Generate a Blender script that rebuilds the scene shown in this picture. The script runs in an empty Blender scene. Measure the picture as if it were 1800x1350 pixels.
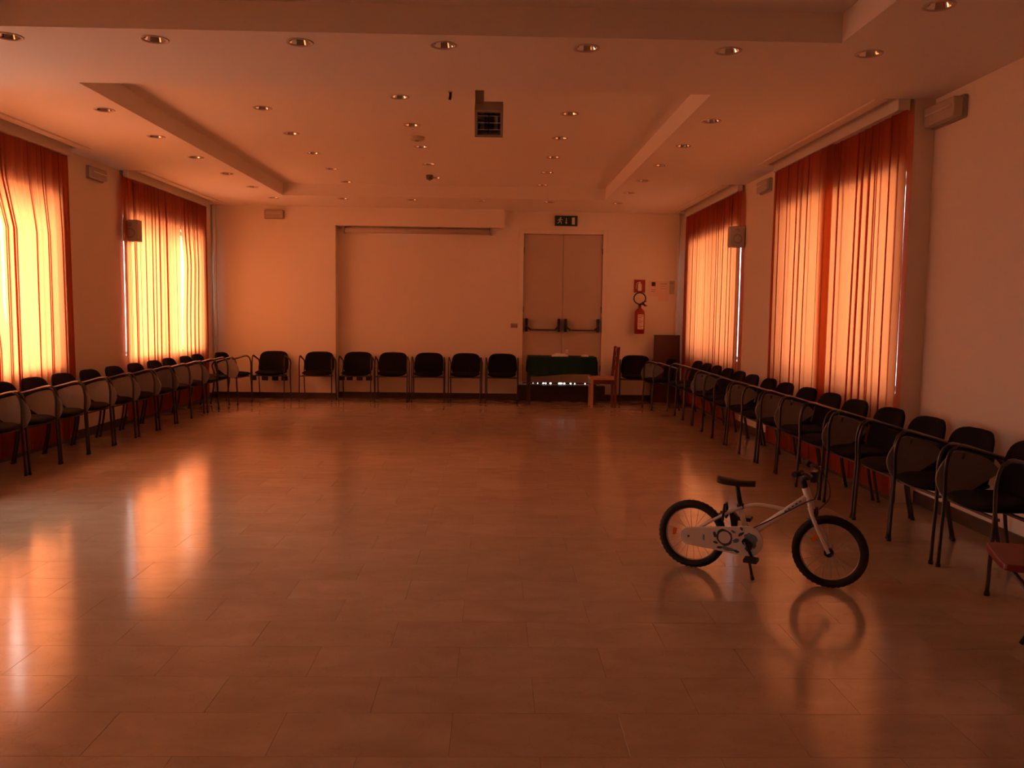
import bpy, bmesh, math, random
from mathutils import Vector, Matrix

# ------------------------------------------------------------------ camera, world, exposure
scn = bpy.context.scene
COL = scn.collection
random.seed(7)
PI = math.pi
H, D = 3.2, 14.6                     # ceiling height, back wall
XL, XR, XN = -4.70, 3.27, 3.43       # left wall, right window wall, right near wall
YB = -3.0                            # wall behind the camera
CD = 0.18                            # depth of the ceiling coffers

YAW, PIT, ROL, FPX = .0219, .0843, -.0135, 1496.0
cam_d = bpy.data.cameras.new('camera')
cam = bpy.data.objects.new('camera', cam_d)
COL.objects.link(cam)
scn.camera = cam
F = Vector((math.sin(YAW) * math.cos(PIT), math.cos(YAW) * math.cos(PIT), -math.sin(PIT)))
R0 = Vector((math.cos(YAW), -math.sin(YAW), 0))
U0 = R0.cross(F)
R1 = math.cos(ROL) * R0 - math.sin(ROL) * U0
U1 = math.sin(ROL) * R0 + math.cos(ROL) * U0
m = Matrix((R1, U1, -F)).transposed().to_4x4()
m.translation = (0, 0, 1.5)
cam.matrix_world = m
cam_d.sensor_fit = 'HORIZONTAL'
cam_d.sensor_width = 36
cam_d.lens = 36 * FPX / 1800
cam_d.clip_start = .05
cam_d.clip_end = 400

scn.view_settings.view_transform = 'Standard'
scn.view_settings.look = 'None'
scn.view_settings.gamma = 1
scn.view_settings.use_curve_mapping = False
scn.view_settings.exposure = 0.0
scn.cycles.use_denoising = True
scn.cycles.max_bounces = 10
scn.cycles.diffuse_bounces = 6
scn.cycles.transparent_max_bounces = 12
scn.cycles.sample_clamp_indirect = 8

SKY = 13.0
GLOW, GLOW_EXP = 3.0, 7.0
w = bpy.data.worlds.new('sky')
scn.world = w
w.use_nodes = True
nt = w.node_tree
nt.nodes.clear()
out = nt.nodes.new('ShaderNodeOutputWorld')
bg = nt.nodes.new('ShaderNodeBackground')
tc = nt.nodes.new('ShaderNodeTexCoord')
dot = nt.nodes.new('ShaderNodeVectorMath'); dot.operation = 'DOT_PRODUCT'
SUN = Vector((-.70, .45, .55)).normalized()      # hazy sun stands over the left side of the house
dot.inputs[1].default_value = SUN
wide = nt.nodes.new('ShaderNodeMapRange')           # broad brightening of the sky towards the hazy sun
wide.interpolation_type = 'SMOOTHSTEP'
wide.inputs['From Min'].default_value = -.6
wide.inputs['From Max'].default_value = 1.0
ramp = nt.nodes.new('ShaderNodeValToRGB')
e = ramp.color_ramp.elements
e[0].position = 0; e[0].color = (.14, .16, .21, 1)
e[1].position = 1; e[1].color = (.80, .80, .80, 1)
mx0 = nt.nodes.new('ShaderNodeMath'); mx0.operation = 'MAXIMUM'; mx0.inputs[1].default_value = 0
pw = nt.nodes.new('ShaderNodeMath'); pw.operation = 'POWER'; pw.inputs[1].default_value = GLOW_EXP
glow = nt.nodes.new('ShaderNodeVectorMath'); glow.operation = 'SCALE'; glow.inputs[0].default_value = (1.0, .95, .85)
gk = nt.nodes.new('ShaderNodeMath'); gk.operation = 'MULTIPLY'; gk.inputs[1].default_value = GLOW
addn = nt.nodes.new('ShaderNodeVectorMath'); addn.operation = 'ADD'
nt.links.new(tc.outputs['Generated'], dot.inputs[0])
nt.links.new(dot.outputs['Value'], wide.inputs['Value'])
nt.links.new(wide.outputs[0], ramp.inputs[0])
nt.links.new(dot.outputs['Value'], mx0.inputs[0]); nt.links.new(mx0.outputs[0], pw.inputs[0])
nt.links.new(pw.outputs[0], gk.inputs[0]); nt.links.new(gk.outputs[0], glow.inputs['Scale'])
nt.links.new(ramp.outputs[0], addn.inputs[0]); nt.links.new(glow.outputs[0], addn.inputs[1])
nt.links.new(addn.outputs[0], bg.inputs[0])
bg.inputs[1].default_value = SKY
nt.links.new(bg.outputs[0], out.inputs[0])
w.cycles.sampling_method = 'MANUAL'
w.cycles.sample_map_resolution = 256

# window openings: wall x, outward sign, y0, y1
OZ0, OZ1 = .86, 2.66
OPEN = {1: (XL, -1, 6.50, 9.30), 2: (XL, -1, 10.98, 13.78), 3: (XR, 1, 11.35, 14.15), 4: (XR, 1, 6.83, 9.63), 5: (XL, -1, 2.05, 3.55)}
for n_, (x_, s_, a_, b_) in OPEN.items():
    ld = bpy.data.lights.new('window_portal', 'AREA')
    ld.shape = 'RECTANGLE'; ld.size = OZ1 - OZ0; ld.size_y = b_ - a_
    ld.cycles.is_portal = True
    lo = bpy.data.objects.new('window_portal', ld)
    lo.location = (x_ + s_ * .29, (a_ + b_) / 2, (OZ0 + OZ1) / 2)
    lo.rotation_euler = (0, s_ * PI / 2, 0)
    COL.objects.link(lo)

# ------------------------------------------------------------------ helpers
def tag(o, label=None, cat=None, group=None, kind=None):
    if label: o['label'] = label
    if cat: o['category'] = cat
    if group: o['group'] = group
    if kind: o['kind'] = kind
    return o

def empty(name, loc=(0, 0, 0), rz=0, parent=None):
    o = bpy.data.objects.new(name, None)
    o.empty_display_size = .1
    o.location = loc; o.rotation_euler = (0, 0, rz)
    COL.objects.link(o)
    if parent: o.parent = parent
    return o

class MB:
    def __init__(s): s.v = []; s.f = []; s.sm = []
    def add(s, vs, fs, smooth=False):
        o = len(s.v)
        s.v += [tuple(v) for v in vs]
        s.f += [tuple(i + o for i in f) for f in fs]
        s.sm += [smooth] * len(fs)
        return s
    def box(s, x0, x1, y0, y1, z0, z1):
        x0, x1 = min(x0, x1), max(x0, x1); y0, y1 = min(y0, y1), max(y0, y1); z0, z1 = min(z0, z1), max(z0, z1)
        vs = [(x0, y0, z0), (x1, y0, z0), (x1, y1, z0), (x0, y1, z0), (x0, y0, z1), (x1, y0, z1), (x1, y1, z1), (x0, y1, z1)]
        return s.add(vs, [(0, 3, 2, 1), (4, 5, 6, 7), (0, 1, 5, 4), (1, 2, 6, 5), (2, 3, 7, 6), (3, 0, 4, 7)])
    def tube(s, pts, r, n=8, closed=False, flat=1.0, smooth=True, taper=None):
        pts = [Vector(p) for p in pts]
        k = len(pts); vs = []; prev = None
        for i, p in enumerate(pts):
            if closed: t = pts[(i + 1) % k] - pts[i - 1]
            elif i == 0: t = pts[1] - pts[0]
            elif i == k - 1: t = pts[-1] - pts[-2]
            else: t = (pts[i + 1] - pts[i]).normalized() + (pts[i] - pts[i - 1]).normalized()
            t.normalize()
            if prev is None:
                a = Vector((0, 0, 1)) if abs(t.z) < .9 else Vector((1, 0, 0))
                nrm = a.cross(t).normalized()
            else:
                nrm = (prev - t * prev.dot(t)).normalized()
            prev = nrm
            b = t.cross(nrm)
            rr = r if taper is None else r * (1 + (taper - 1) * i / (k - 1))
            for j in range(n):
                a = 2 * PI * j / n
                vs.append(p + nrm * (math.cos(a) * rr) + b * (math.sin(a) * rr * flat))
        fs = []
        for i in range(k if closed else k - 1):
            for j in range(n):
                a = i * n + j; b_ = i * n + (j + 1) % n
                c = ((i + 1) % k) * n + (j + 1) % n; d = ((i + 1) % k) * n + j
                fs.append((a, b_, c, d))
        s.add(vs, fs, smooth)
        if not closed:
            o = len(s.v) - len(vs)
            s.f.append(tuple(o + j for j in reversed(range(n)))); s.sm.append(False)
            s.f.append(tuple(o + (k - 1) * n + j for j in range(n))); s.sm.append(False)
        return s
    def lathe(s, prof, n=24, c=(0, 0, 0), axis='Z', smooth=True):
        vs = []
        for (r, z) in prof:
            for j in range(n):
                a = 2 * PI * j / n; x, y = r * math.cos(a), r * math.sin(a)
                if axis == 'Z': p = (x, y, z)
                elif axis == 'Y': p = (x, z, y)
                else: p = (z, x, y)
                vs.append((p[0] + c[0], p[1] + c[1], p[2] + c[2]))
        fs = []
        for i in range(len(prof) - 1):
            for j in range(n):
                fs.append((i * n + j, i * n + (j + 1) % n, (i + 1) * n + (j + 1) % n, (i + 1) * n + j))
        return s.add(vs, fs, smooth)
    def prism(s, poly, y0, y1, plane='XZ'):
        """poly of 2d points extruded between y0 and y1 along the missing axis"""
        n = len(poly)
        def P(a, b, c): return {'XZ': (a, c, b), 'YZ': (c, a, b), 'XY': (a, b, c)}[plane]
        vs = [P(a, b, y0) for a, b in poly] + [P(a, b, y1) for a, b in poly]
        fs = [tuple(reversed(range(n))), tuple(range(n, 2 * n))]
        fs += [(i, (i + 1) % n, n + (i + 1) % n, n + i) for i in range(n)]
        return s.add(vs, fs)
    def mesh(s, name, mat, fix=True):
        me = bpy.data.meshes.new(name)
        me.from_pydata(s.v, [], s.f)
        me.polygons.foreach_set('use_smooth', s.sm)
        if fix:
            bm = bmesh.new(); bm.from_mesh(me)
            bmesh.ops.recalc_face_normals(bm, faces=bm.faces)
            bm.to_mesh(me); bm.free()
        me.materials.append(mat)
        me.update()
        return me
    def build(s, name, mat, parent=None, bevel=0, loc=None, rot=None):
        o = bpy.data.objects.new(name, s.mesh(name, mat))
        COL.objects.link(o)
        if parent: o.parent = parent
        if loc: o.location = loc
        if rot: o.rotation_euler = rot
        if bevel:
            b = o.modifiers.new('bevel', 'BEVEL'); b.width = bevel; b.segments = 2; b.limit_method = 'ANGLE'
        return o

def smooth_path(pts, n=6):
    pts = [Vector(p) for p in pts]
    P = [2 * pts[0] - pts[1]] + pts + [2 * pts[-1] - pts[-2]]
    o = []
    for i in range(1, len(P) - 2):
        for k in range(n):
            t = k / n
            a, b, c, d = P[i - 1], P[i], P[i + 1], P[i + 2]
            o.append(.5 * ((2 * b) + (c - a) * t + (2 * a - 5 * b + 4 * c - d) * t * t + (3 * b - a - 3 * c + d) * t ** 3))
    o.append(P[-2])
    return o

def rrect(x0, x1, z0, z1, r, n=5):
    o = []
    for cx, cz, a0 in ((x1 - r, z1 - r, 0), (x0 + r, z1 - r, 90), (x0 + r, z0 + r, 180), (x1 - r, z0 + r, 270)):
        for k in range(n + 1):
            a = math.radians(a0 + 90 * k / n)
            o.append((cx + r * math.cos(a), cz + r * math.sin(a)))
    return o

def copy_tree(o, parent=None):
    c = o.copy(); COL.objects.link(c); c.parent = parent
    for ch in list(o.children): copy_tree(ch, c)
    return c

def mat(name, col, rough=.6, metal=0, spec=.5, noise=None, bump=None, coat=0):
    """procedural principled; noise=(scale, second colour, amount), bump=(scale, strength, distance)"""
    m_ = bpy.data.materials.new(name); m_.use_nodes = True
    t = m_.node_tree; b = t.nodes['Principled BSDF']
    b.inputs['Base Color'].default_value = (*col, 1)
    b.inputs['Roughness'].default_value = rough
    b.inputs['Metallic'].default_value = metal
    b.inputs['Specular IOR Level'].default_value = spec
    b.inputs['Coat Weight'].default_value = coat
    geo = t.nodes.new('ShaderNodeTexCoord')
    if noise:
        nz = t.nodes.new('ShaderNodeTexNoise'); nz.inputs['Scale'].default_value = noise[0]; nz.inputs['Detail'].default_value = 5
        mx = t.nodes.new('ShaderNodeMix'); mx.data_type = 'RGBA'
        mx.inputs[6].default_value = (*col, 1); mx.inputs[7].default_value = (*noise[1], 1)
        mp = t.nodes.new('ShaderNodeMapRange'); mp.inputs['From Min'].default_value = .35; mp.inputs['From Max'].default_value = .65
        mp.inputs['To Max'].default_value = noise[2]
        t.links.new(geo.outputs['Object'], nz.inputs['Vector']); t.links.new(nz.outputs['Fac'], mp.inputs['Value'])
        t.links.new(mp.outputs[0], mx.inputs[0]); t.links.new(mx.outputs[2], b.inputs['Base Color'])
    if bump:
        n2 = t.nodes.new('ShaderNodeTexNoise'); n2.inputs['Scale'].default_value = bump[0]; n2.inputs['Detail'].default_value = 4
        bp = t.nodes.new('ShaderNodeBump'); bp.inputs['Strength'].default_value = bump[1]; bp.inputs['Distance'].default_value = bump[2]
        t.links.new(geo.outputs['Object'], n2.inputs['Vector']); t.links.new(n2.outputs['Fac'], bp.inputs['Height'])
        t.links.new(bp.outputs[0], b.inputs['Normal'])
    return m_

M = {}
M['wall'] = mat('cream_plaster', (.84, .76, .66), .75, noise=(.7, (.81, .72, .61), .5), bump=(60, .15, .002))
M['ceil'] = mat('ceiling_paint', (.84, .78, .72), .7, noise=(.5, (.82, .75, .68), .5), bump=(90, .1, .001))
M['white'] = mat('white_paint', (.75, .72, .66), .4, bump=(40, .05, .001))
M['base'] = mat('dark_skirting', (.060, .035, .025), .35, noise=(9, (.10, .06, .04), .6))
M['wframe'] = mat('window_frame_paint', (.30, .22, .16), .4, bump=(30, .05, .001))
M['grout'] = mat('grout', (.22, .16, .11), .8, bump=(200, .2, .001))
M['black_fab'] = mat('black_fabric', (.009, .008, .010), .9, spec=.12, noise=(160, (.015, .013, .015), .6), bump=(500, .3, .001))
M['black_pl'] = mat('black_plastic', (.015, .014, .014), .45, bump=(200, .1, .001))
M['steel'] = mat('brushed_steel', (.17, .15, .135), .38, metal=1, bump=(120, .08, .001))
M['shaded_leg_steel'] = mat('shaded_leg_steel', (.10, .088, .08), .4, metal=1, bump=(120, .08, .001))  # same tube as the arms, with the shade on the legs put into the colour
M['dark_steel'] = mat('dark_steel', (.12, .10, .09), .4, metal=.8, bump=(120, .08, .001))
M['tablet'] = mat('grey_laminate', (.23, .215, .22), .5, noise=(30, (.20, .185, .19), .5))
M['chrome'] = mat('chrome', (.92, .90, .86), .05, metal=1, bump=(30, .02, .001))
M['ring'] = mat('downlight_ring', (.62, .52, .44), .45, noise=(40, (.5, .4, .33), .5))
M['lamp_glass'] = mat('unlit_lamp_glass', (.75, .72, .68), .12, coat=.5, bump=(20, .05, .001))
M['door'] = mat('door_paint', (.56, .47, .38), .45, noise=(3, (.53, .44, .35), .5))
M['dark_wood'] = mat('dark_wood', (.035, .016, .010), .5, noise=(14, (.06, .025, .014), .6))
M['red_wood'] = mat('red_brown_wood', (.17, .030, .020), .42, noise=(20, (.11, .02, .014), .6))
M['seat_wood'] = mat('pale_wood', (.55, .30, .16), .45, noise=(25, (.45, .22, .11), .5))
M['green'] = mat('green_cloth', (.010, .040, .026), .9, spec=.15, noise=(60, (.015, .055, .035), .5), bump=(400, .3, .001))
M['paper'] = mat('white_paper', (.82, .78, .74), .7, bump=(20, .1, .001))
M['pink_paper'] = mat('pale_pink_paper', (.80, .62, .56), .7, bump=(20, .1, .001))
M['red_paint'] = mat('red_enamel', (.30, .010, .010), .3, noise=(10, (.36, .01, .01), .5))
M['red_seat'] = mat('red_plastic', (.19, .018, .016), .45, noise=(12, (.16, .014, .013), .5))
M['green_sign'] = mat('green_sign', (.010, .05, .025), .4, bump=(30, .05, .001))
M['grey_pl'] = mat('grey_beige_plastic', (.50, .43, .35), .45, bump=(60, .05, .001))
M['grey_pl2'] = mat('greyer_plastic', (.34, .30, .26), .45, bump=(60, .05, .001))
M['bike_white'] = mat('white_bike_paint', (.78, .74, .72), .3, coat=.4, bump=(30, .02, .001))
M['rubber'] = mat('tyre_rubber', (.014, .013, .013), .75, bump=(250, .4, .002))
M['rim'] = mat('alloy_rim', (.55, .52, .5), .3, metal=1, bump=(60, .05, .001))
M['orange_ref'] = mat('orange_reflector', (.75, .16, .03), .25, bump=(300, .3, .001))
M['blue'] = mat('blue_decal', (.10, .20, .30), .35, noise=(60, (.25, .33, .38), .7))
M['blue_dark'] = mat('navy_decal', (.04, .06, .11), .35, noise=(60, (.07, .09, .14), .7))
M['ground'] = mat('pale_yard', (.66, .64, .60), .9, noise=(.5, (.60, .58, .54), .6))

# marble floor tiles: each tile has its own tone through the mesh attribute 'tone'
def marble():
    m_ = bpy.data.materials.new('polished_marble'); m_.use_nodes = True
    t = m_.node_tree; b = t.nodes['Principled BSDF']; L = t.links.new
    geo = t.nodes.new('ShaderNodeNewGeometry')
    at = t.nodes.new('ShaderNodeAttribute'); at.attribute_name = 'tone'
    add = t.nodes.new('ShaderNodeVectorMath'); add.operation = 'MULTIPLY_ADD'
    sc = t.nodes.new('ShaderNodeVectorMath'); sc.operation = 'SCALE'; sc.inputs['Scale'].default_value = 37
    L(at.outputs['Vector'], sc.inputs[0])
    ad = t.nodes.new('ShaderNodeVectorMath'); ad.operation = 'ADD'
    L(geo.outputs['Position'], ad.inputs[0]); L(sc.outputs[0], ad.inputs[1])
    mp = t.nodes.new('ShaderNodeMapping'); mp.inputs['Scale'].default_value = (1.4, 2.6, 1)
    L(ad.outputs[0], mp.inputs[0])
    n1 = t.nodes.new('ShaderNodeTexNoise'); n1.inputs['Scale'].default_value = 2.2; n1.inputs['Detail'].default_value = 8; n1.inputs['Distortion'].default_value = .8
    L(mp.outputs[0], n1.inputs['Vector'])
    r1 = t.nodes.new('ShaderNodeValToRGB')
    r1.color_ramp.elements[0].position = .3; r1.color_ramp.elements[0].color = (.42, .31, .21, 1)
    r1.color_ramp.elements[1].position = .72; r1.color_ramp.elements[1].color = (.50, .385, .27, 1)
    L(n1.outputs['Fac'], r1.inputs[0])
    v = t.nodes.new('ShaderNodeTexNoise'); v.inputs['Scale'].default_value = 5; v.inputs['Detail'].default_value = 6; v.inputs['Distortion'].default_value = 2
    L(ad.outputs[0], v.inputs['Vector'])
    vr = t.nodes.new('ShaderNodeValToRGB')
    vr.color_ramp.elements[0].position = .49; vr.color_ramp.elements[0].color = (0, 0, 0, 1)
    vr.color_ramp.elements[1].position = .5; vr.color_ramp.elements[1].color = (1, 1, 1, 1)
    e2 = vr.color_ramp.elements.new(.512); e2.color = (0, 0, 0, 1)
    L(v.outputs['Fac'], vr.inputs[0])
    mv = t.nodes.new('ShaderNodeMix'); mv.data_type = 'RGBA'; mv.blend_type = 'MULTIPLY'
    mv.inputs[7].default_value = (.80, .74, .68, 1)
    fm = t.nodes.new('ShaderNodeMath'); fm.operation = 'MULTIPLY'; fm.inputs[1].default_value = .5
    L(vr.outputs[0], fm.inputs[0]); L(fm.outputs[0], mv.inputs[0]); L(r1.outputs[0], mv.inputs[6])
    hs = t.nodes.new('ShaderNodeHueSaturation')
    mm = t.nodes.new('ShaderNodeMapRange'); mm.inputs['To Min'].default_value = .93; mm.inputs['To Max'].default_value = 1.04
    L(at.outputs['Fac'], mm.inputs['Value']); L(mm.outputs[0], hs.inputs['Value']); L(mv.outputs[2], hs.inputs['Color'])
    L(hs.outputs[0], b.inputs['Base Color'])
    b.inputs['Roughness'].default_value = .13
    b.inputs['Specular IOR Level'].default_value = .44
    nb = t.nodes.new('ShaderNodeTexNoise'); nb.inputs['Scale'].default_value = 3.5; nb.inputs['Detail'].default_value = 3
    L(geo.outputs['Position'], nb.inputs['Vector'])
    rr = t.nodes.new('ShaderNodeMapRange'); rr.inputs['To Min'].default_value = .09; rr.inputs['To Max'].default_value = .20
    L(nb.outputs['Fac'], rr.inputs['Value']); L(rr.outputs[0], b.inputs['Roughness'])
    bp = t.nodes.new('ShaderNodeBump'); bp.inputs['Strength'].default_value = .02; bp.inputs['Distance'].default_value = .006
    L(nb.outputs['Fac'], bp.inputs['Height']); L(bp.outputs[0], b.inputs['Normal'])
    return m_
M['marble'] = marble()

def curtain_mat():
    m_ = bpy.data.materials.new('orange_curtain_cloth'); m_.use_nodes = True
    t = m_.node_tree; t.nodes.clear(); L = t.links.new
    o = t.nodes.new('ShaderNodeOutputMaterial')
    tcn = t.nodes.new('ShaderNodeTexCoord')
    mp = t.nodes.new('ShaderNodeMapping'); mp.inputs['Scale'].default_value = (60, 60, 4)
    nz = t.nodes.new('ShaderNodeTexNoise'); nz.inputs['Scale'].default_value = 1; nz.inputs['Detail'].default_value = 3
    L(tcn.outputs['Object'], mp.inputs[0]); L(mp.outputs[0], nz.inputs['Vector'])
    def mixc(a, b_):
        mx = t.nodes.new('ShaderNodeMix'); mx.data_type = 'RGBA'
        mx.inputs[6].default_value = (*a, 1); mx.inputs[7].default_value = (*b_, 1)
        L(nz.outputs['Fac'], mx.inputs[0]); return mx.outputs[2]
    d = t.nodes.new('ShaderNodeBsdfDiffuse'); L(mixc((.33, .095, .055), (.27, .078, .045)), d.inputs[0])
    tr = t.nodes.new('ShaderNodeBsdfTranslucent'); L(mixc((.92, .25, .082), (.86, .22, .070)), tr.inputs[0])
    mx = t.nodes.new('ShaderNodeMixShader'); mx.inputs[0].default_value = .52
    L(d.outputs[0], mx.inputs[1]); L(tr.outputs[0], mx.inputs[2]); L(mx.outputs[0], o.inputs[0])
    return m_
M['curtain'] = curtain_mat()

def glass_mat():
    m_ = bpy.data.materials.new('window_glass'); m_.use_nodes = True
    t = m_.node_tree; t.nodes.clear(); L = t.links.new
    o = t.nodes.new('ShaderNodeOutputMaterial')
    a = t.nodes.new('ShaderNodeBsdfTransparent'); a.inputs[0].default_value = (.93, .95, .94, 1)
    g = t.nodes.new('ShaderNodeBsdfGlossy'); g.inputs['Roughness'].default_value = .02
    lw = t.nodes.new('ShaderNodeLayerWeight'); lw.inputs[0].default_value = .5
    p5 = t.nodes.new('ShaderNodeMath'); p5.operation = 'POWER'; p5.inputs[1].default_value = 5
    fr = t.nodes.new('ShaderNodeMath'); fr.operation = 'MULTIPLY_ADD'; fr.inputs[1].default_value = .9; fr.inputs[2].default_value = .04
    L(lw.outputs['Facing'], p5.inputs[0]); L(p5.outputs[0], fr.inputs[0])
    mx = t.nodes.new('ShaderNodeMixShader')
    L(fr.outputs[0], mx.inputs[0]); L(a.outputs[0], mx.inputs[1]); L(g.outputs[0], mx.inputs[2]); L(mx.outputs[0], o.inputs[0])
    return m_
M['glass'] = glass_mat()

# ------------------------------------------------------------------ floor
fl = MB().box(XL - .3, XN + .3, YB - .2, D + .2, -.16, -.006).build('floor', M['grout'])
tag(fl, 'polished beige marble floor laid in staggered rectangular tiles', kind='structure')
TW, TD, GAP = .617, .3145, .0010
def tile_mesh(tone, w_, x0=None, y0=None):
    mb = MB(); g = GAP / 2
    a, b_ = -w_ / 2 + g, w_ / 2 - g; c, d = -TD / 2 + g, TD / 2 - g; bv = .0006
    vs = [(a, c, -.006), (b_, c, -.006), (b_, d, -.006), (a, d, -.006),
          (a, c, -bv), (b_, c, -bv), (b_, d, -bv), (a, d, -bv),
          (a + bv, c + bv, 0), (b_ - bv, c + bv, 0), (b_ - bv, d - bv, 0), (a + bv, d - bv, 0)]
    fs = [(8, 9, 10, 11)]
    for o in (0, 4):
        for i in range(4): fs.append((o + i, o + (i + 1) % 4, o + 4 + (i + 1) % 4, o + 4 + i))
    return vs, fs
def tone_attr(me, vals):
    at = me.attributes.new('tone', 'FLOAT_VECTOR', 'FACE')
    flat = []
    for t_ in vals: flat += [t_, t_, t_]
    at.data.foreach_set('vector', flat)
tiles = []
row = 0
y = 3.0757 - 19 * TD
ri = -19
while y < D:
    off = -.754 if ri % 2 == 1 else -.446
    off = -.446 if ri % 2 == 0 else -.754
    k0 = math.floor((XL - off) / TW)
    x = off + k0 * TW
    while x < XN:
        xa, xb = max(x, XL), min(x + TW, XN)
        if xb - xa > .05 and y + TD < D + .16:
            tiles.append(((xa + xb) / 2, y + TD / 2, xb - xa))
        x += TW
    y += TD; ri += 1
def in_view(px, py):
    d = Vector((px, py, 0)) - Vector((0, 0, 1.5)); z = d.dot(F)
    if z < .3: return 0
    u = 900 + FPX * d.dot(R1) / z; v = 675 - FPX * d.dot(U1) / z
    return 1 / z ** 3 if (-20 < u < 1820 and v < 1370) else 0
tiles.sort(key=lambda t_: -max(in_view(t_[0], t_[1]), in_view(t_[0] + .2, t_[1]), in_view(t_[0] - .2, t_[1])))
full = []
for k in range(10):
    tone = (k * .37 + .11) % 1
    vs, fs = tile_mesh(tone, TW)
    me = MB().add(vs, fs).mesh('tile', M['marble']); tone_attr(me, [tone] * len(fs)); full.append(me)
for (cx, cy, w_) in tiles[:300]:
    if abs(w_ - TW) < 1e-4: me = random.choice(full)
    else:
        tone = random.random(); vs, fs = tile_mesh(tone, w_)
        me = MB().add(vs, fs).mesh('tile', M['marble']); tone_attr(me, [tone] * len(fs))
    o = bpy.data.objects.new('tile', me); o.location = (cx, cy, 0); COL.objects.link(o); o.parent = fl
mb = MB(); tones = []
for (cx, cy, w_) in tiles[300:]:
    tone = random.random(); vs, fs = tile_mesh(tone, w_)
    mb.add([(a + cx, b_ + cy, c) for a, b_, c in vs], fs); tones += [tone] * len(fs)
o = mb.build('distant_tile', M['marble'], fl); tone_attr(o.data, tones); o['kind'] = 'stuff'

# ground outside
g = MB().box(-60, 60, -50, 70, -.6, -.5).build('ground', M['ground']); tag(g, kind='structure')

# ------------------------------------------------------------------ walls
T = .30
def side_wall(name, x, s, segs, label, y0, y1):
    mb = MB(); xo = x + s * T
    cur = y0
    for a, b_ in segs:
        mb.box(x, xo, cur, a, 0, H + .4)
        mb.box(x, xo, a, b_, 0, OZ0); mb.box(x, xo, a, b_, OZ1, H + .4)
        cur = b_
    mb.box(x, xo, cur, y1, 0, H + .4)
    return tag(mb.build(name, M['wall']), label, kind='structure')
side_wall('wall_left', XL, -1, [(2.05, 3.55), (6.50, 9.30), (10.98, 13.78)], 'cream left wall with two curtained windows', YB, D + .2)
JY = 6.74
side_wall('wall_right', XR, 1, [(6.83, 9.63), (11.35, 14.15)], 'cream right wall with two curtained windows', JY, D + .2)
tag(MB().box(XN, XN + T, YB, JY, 0, H + .4).build('wall_right_near', M['wall']), 'bare cream right wall nearest the camera', kind='structure')
tag(MB().box(XL - T, XN + T, YB - .2, YB, 0, H + .4).build('wall_rear', M['wall']), kind='structure')
# back wall with the door opening
DX0, DX1, DZ0, DZ1 = .49, 1.84, .27, 2.83
mb = MB()
mb.box(XL, DX0, D, D + .2, 0, H + .4); mb.box(DX1, XR + T, D, D + .2, 0, H + .4)
mb.box(DX0, DX1, D, D + .2, DZ1, H + .4); mb.box(DX0, DX1, D, D + .2, 0, DZ0)
tag(mb.build('wall_back', M['wall']), 'cream back wall behind the row of black chairs', kind='structure')
PD = .22
tag(MB().box(XL, -2.66, D - PD, D, 0, H).build('wall_back_pier', M['wall']), 'raised left section of the back wall', kind='structure')
tag(MB().box(-2.66, .15, D - PD, D, 2.90, H).build('trim_1', M['wall']), 'plaster beam above the projection screen recess', kind='structure')
# baseboards
def base(name, *b): return tag(MB().box(*b).build(name, M['base'], bevel=.003), kind='structure')
base('baseboard_left', XL, XL + .015, YB, D - PD, 0, .10)
base('baseboard_right', XR - .015, XR, JY, D, 0, .10)
base('baseboard_right_near', XN - .015, XN, YB, JY - .0, 0, .10)
base('baseboard_back_pier', XL + .015, -2.66, D - PD - .015, D - PD, 0, .10)
base('baseboard_back', -2.66, .40, D - .015, D, 0, .10)
base('baseboard_back_right', 1.92, XR - .015, D - .015, D, 0, .10)
# corner conduits
tag(MB().tube([(XL + .05, D - PD - .03, .1), (XL + .05, D - PD - .03, H)], .028, 10).build('trim_2', M['wall']), 'painted vertical pipe in the left back corner', kind='structure')
tag(MB().tube([(3.12, D - .03, .1), (3.12, D - .03, H)], .026, 10).build('trim_3', M['wall']), 'painted vertical pipe in the right back corner', kind='structure')

# ------------------------------------------------------------------ ceiling with coffers, holes for the downlights
LR, HR = .083, .074                # ring outer radius, hole radius
dl = []                            # x, y, z, label
ORD = ['first', 'second', 'third', 'fourth', 'fifth', 'sixth', 'seventh', 'eighth', 'ninth', 'tenth', 'eleventh', 'twelfth', 'thirteenth', 'fourteenth', 'fifteenth']
for k in range(6): dl.append((-3.40, 7.62 + 1.139 * k, H, f'{ORD[k]} chrome downlight from the beam along the left ceiling border', 'downlights along the left ceiling border'))
for k in range(6): dl.append((1.89, 7.62 + 1.139 * k, H, f'{ORD[k]} chrome downlight from the beam along the right ceiling border', 'downlights along the right ceiling border'))
for k in range(5): dl.append((-2.20, 8.24 + 1.139 * k, H + CD, f'{ORD[k]} chrome downlight from the beam in the left row inside the recess', 'downlights in the left row of the ceiling recess'))
for k in range(5): dl.append((-.86, 7.72 + 1.139 * k, H + CD, f'{ORD[k]} chrome downlight from the beam in the middle row inside the recess', 'downlights in the middle row of the ceiling recess'))
for k in range(5): dl.append((.69, 8.24 + 1.139 * k, H + CD, f'{ORD[k]} chrome downlight from the beam in the right row inside the recess', 'downlights in the right row of the ceiling recess'))
for k in range(7): dl.append((-3.10 + .918 * k, 5.63, H, f'{ORD[k]} large chrome downlight from the left on the nearest ceiling beam', 'downlights on the near ceiling beam'))
for k in range(4): dl.append((-2.34 + 1.056 * k, 13.30, H, f'{ORD[k]} small downlight from the left in the row before the back wall', 'downlights in front of the back wall'))
dl.append((2.41, 4.76, H, 'chrome downlight cut by the top right edge of the photo', None))
C1 = (-3.19, 1.66, 6.73, 13.02)
C2 = (-3.19, 2.15, YB + 1.2, 5.43)
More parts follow.
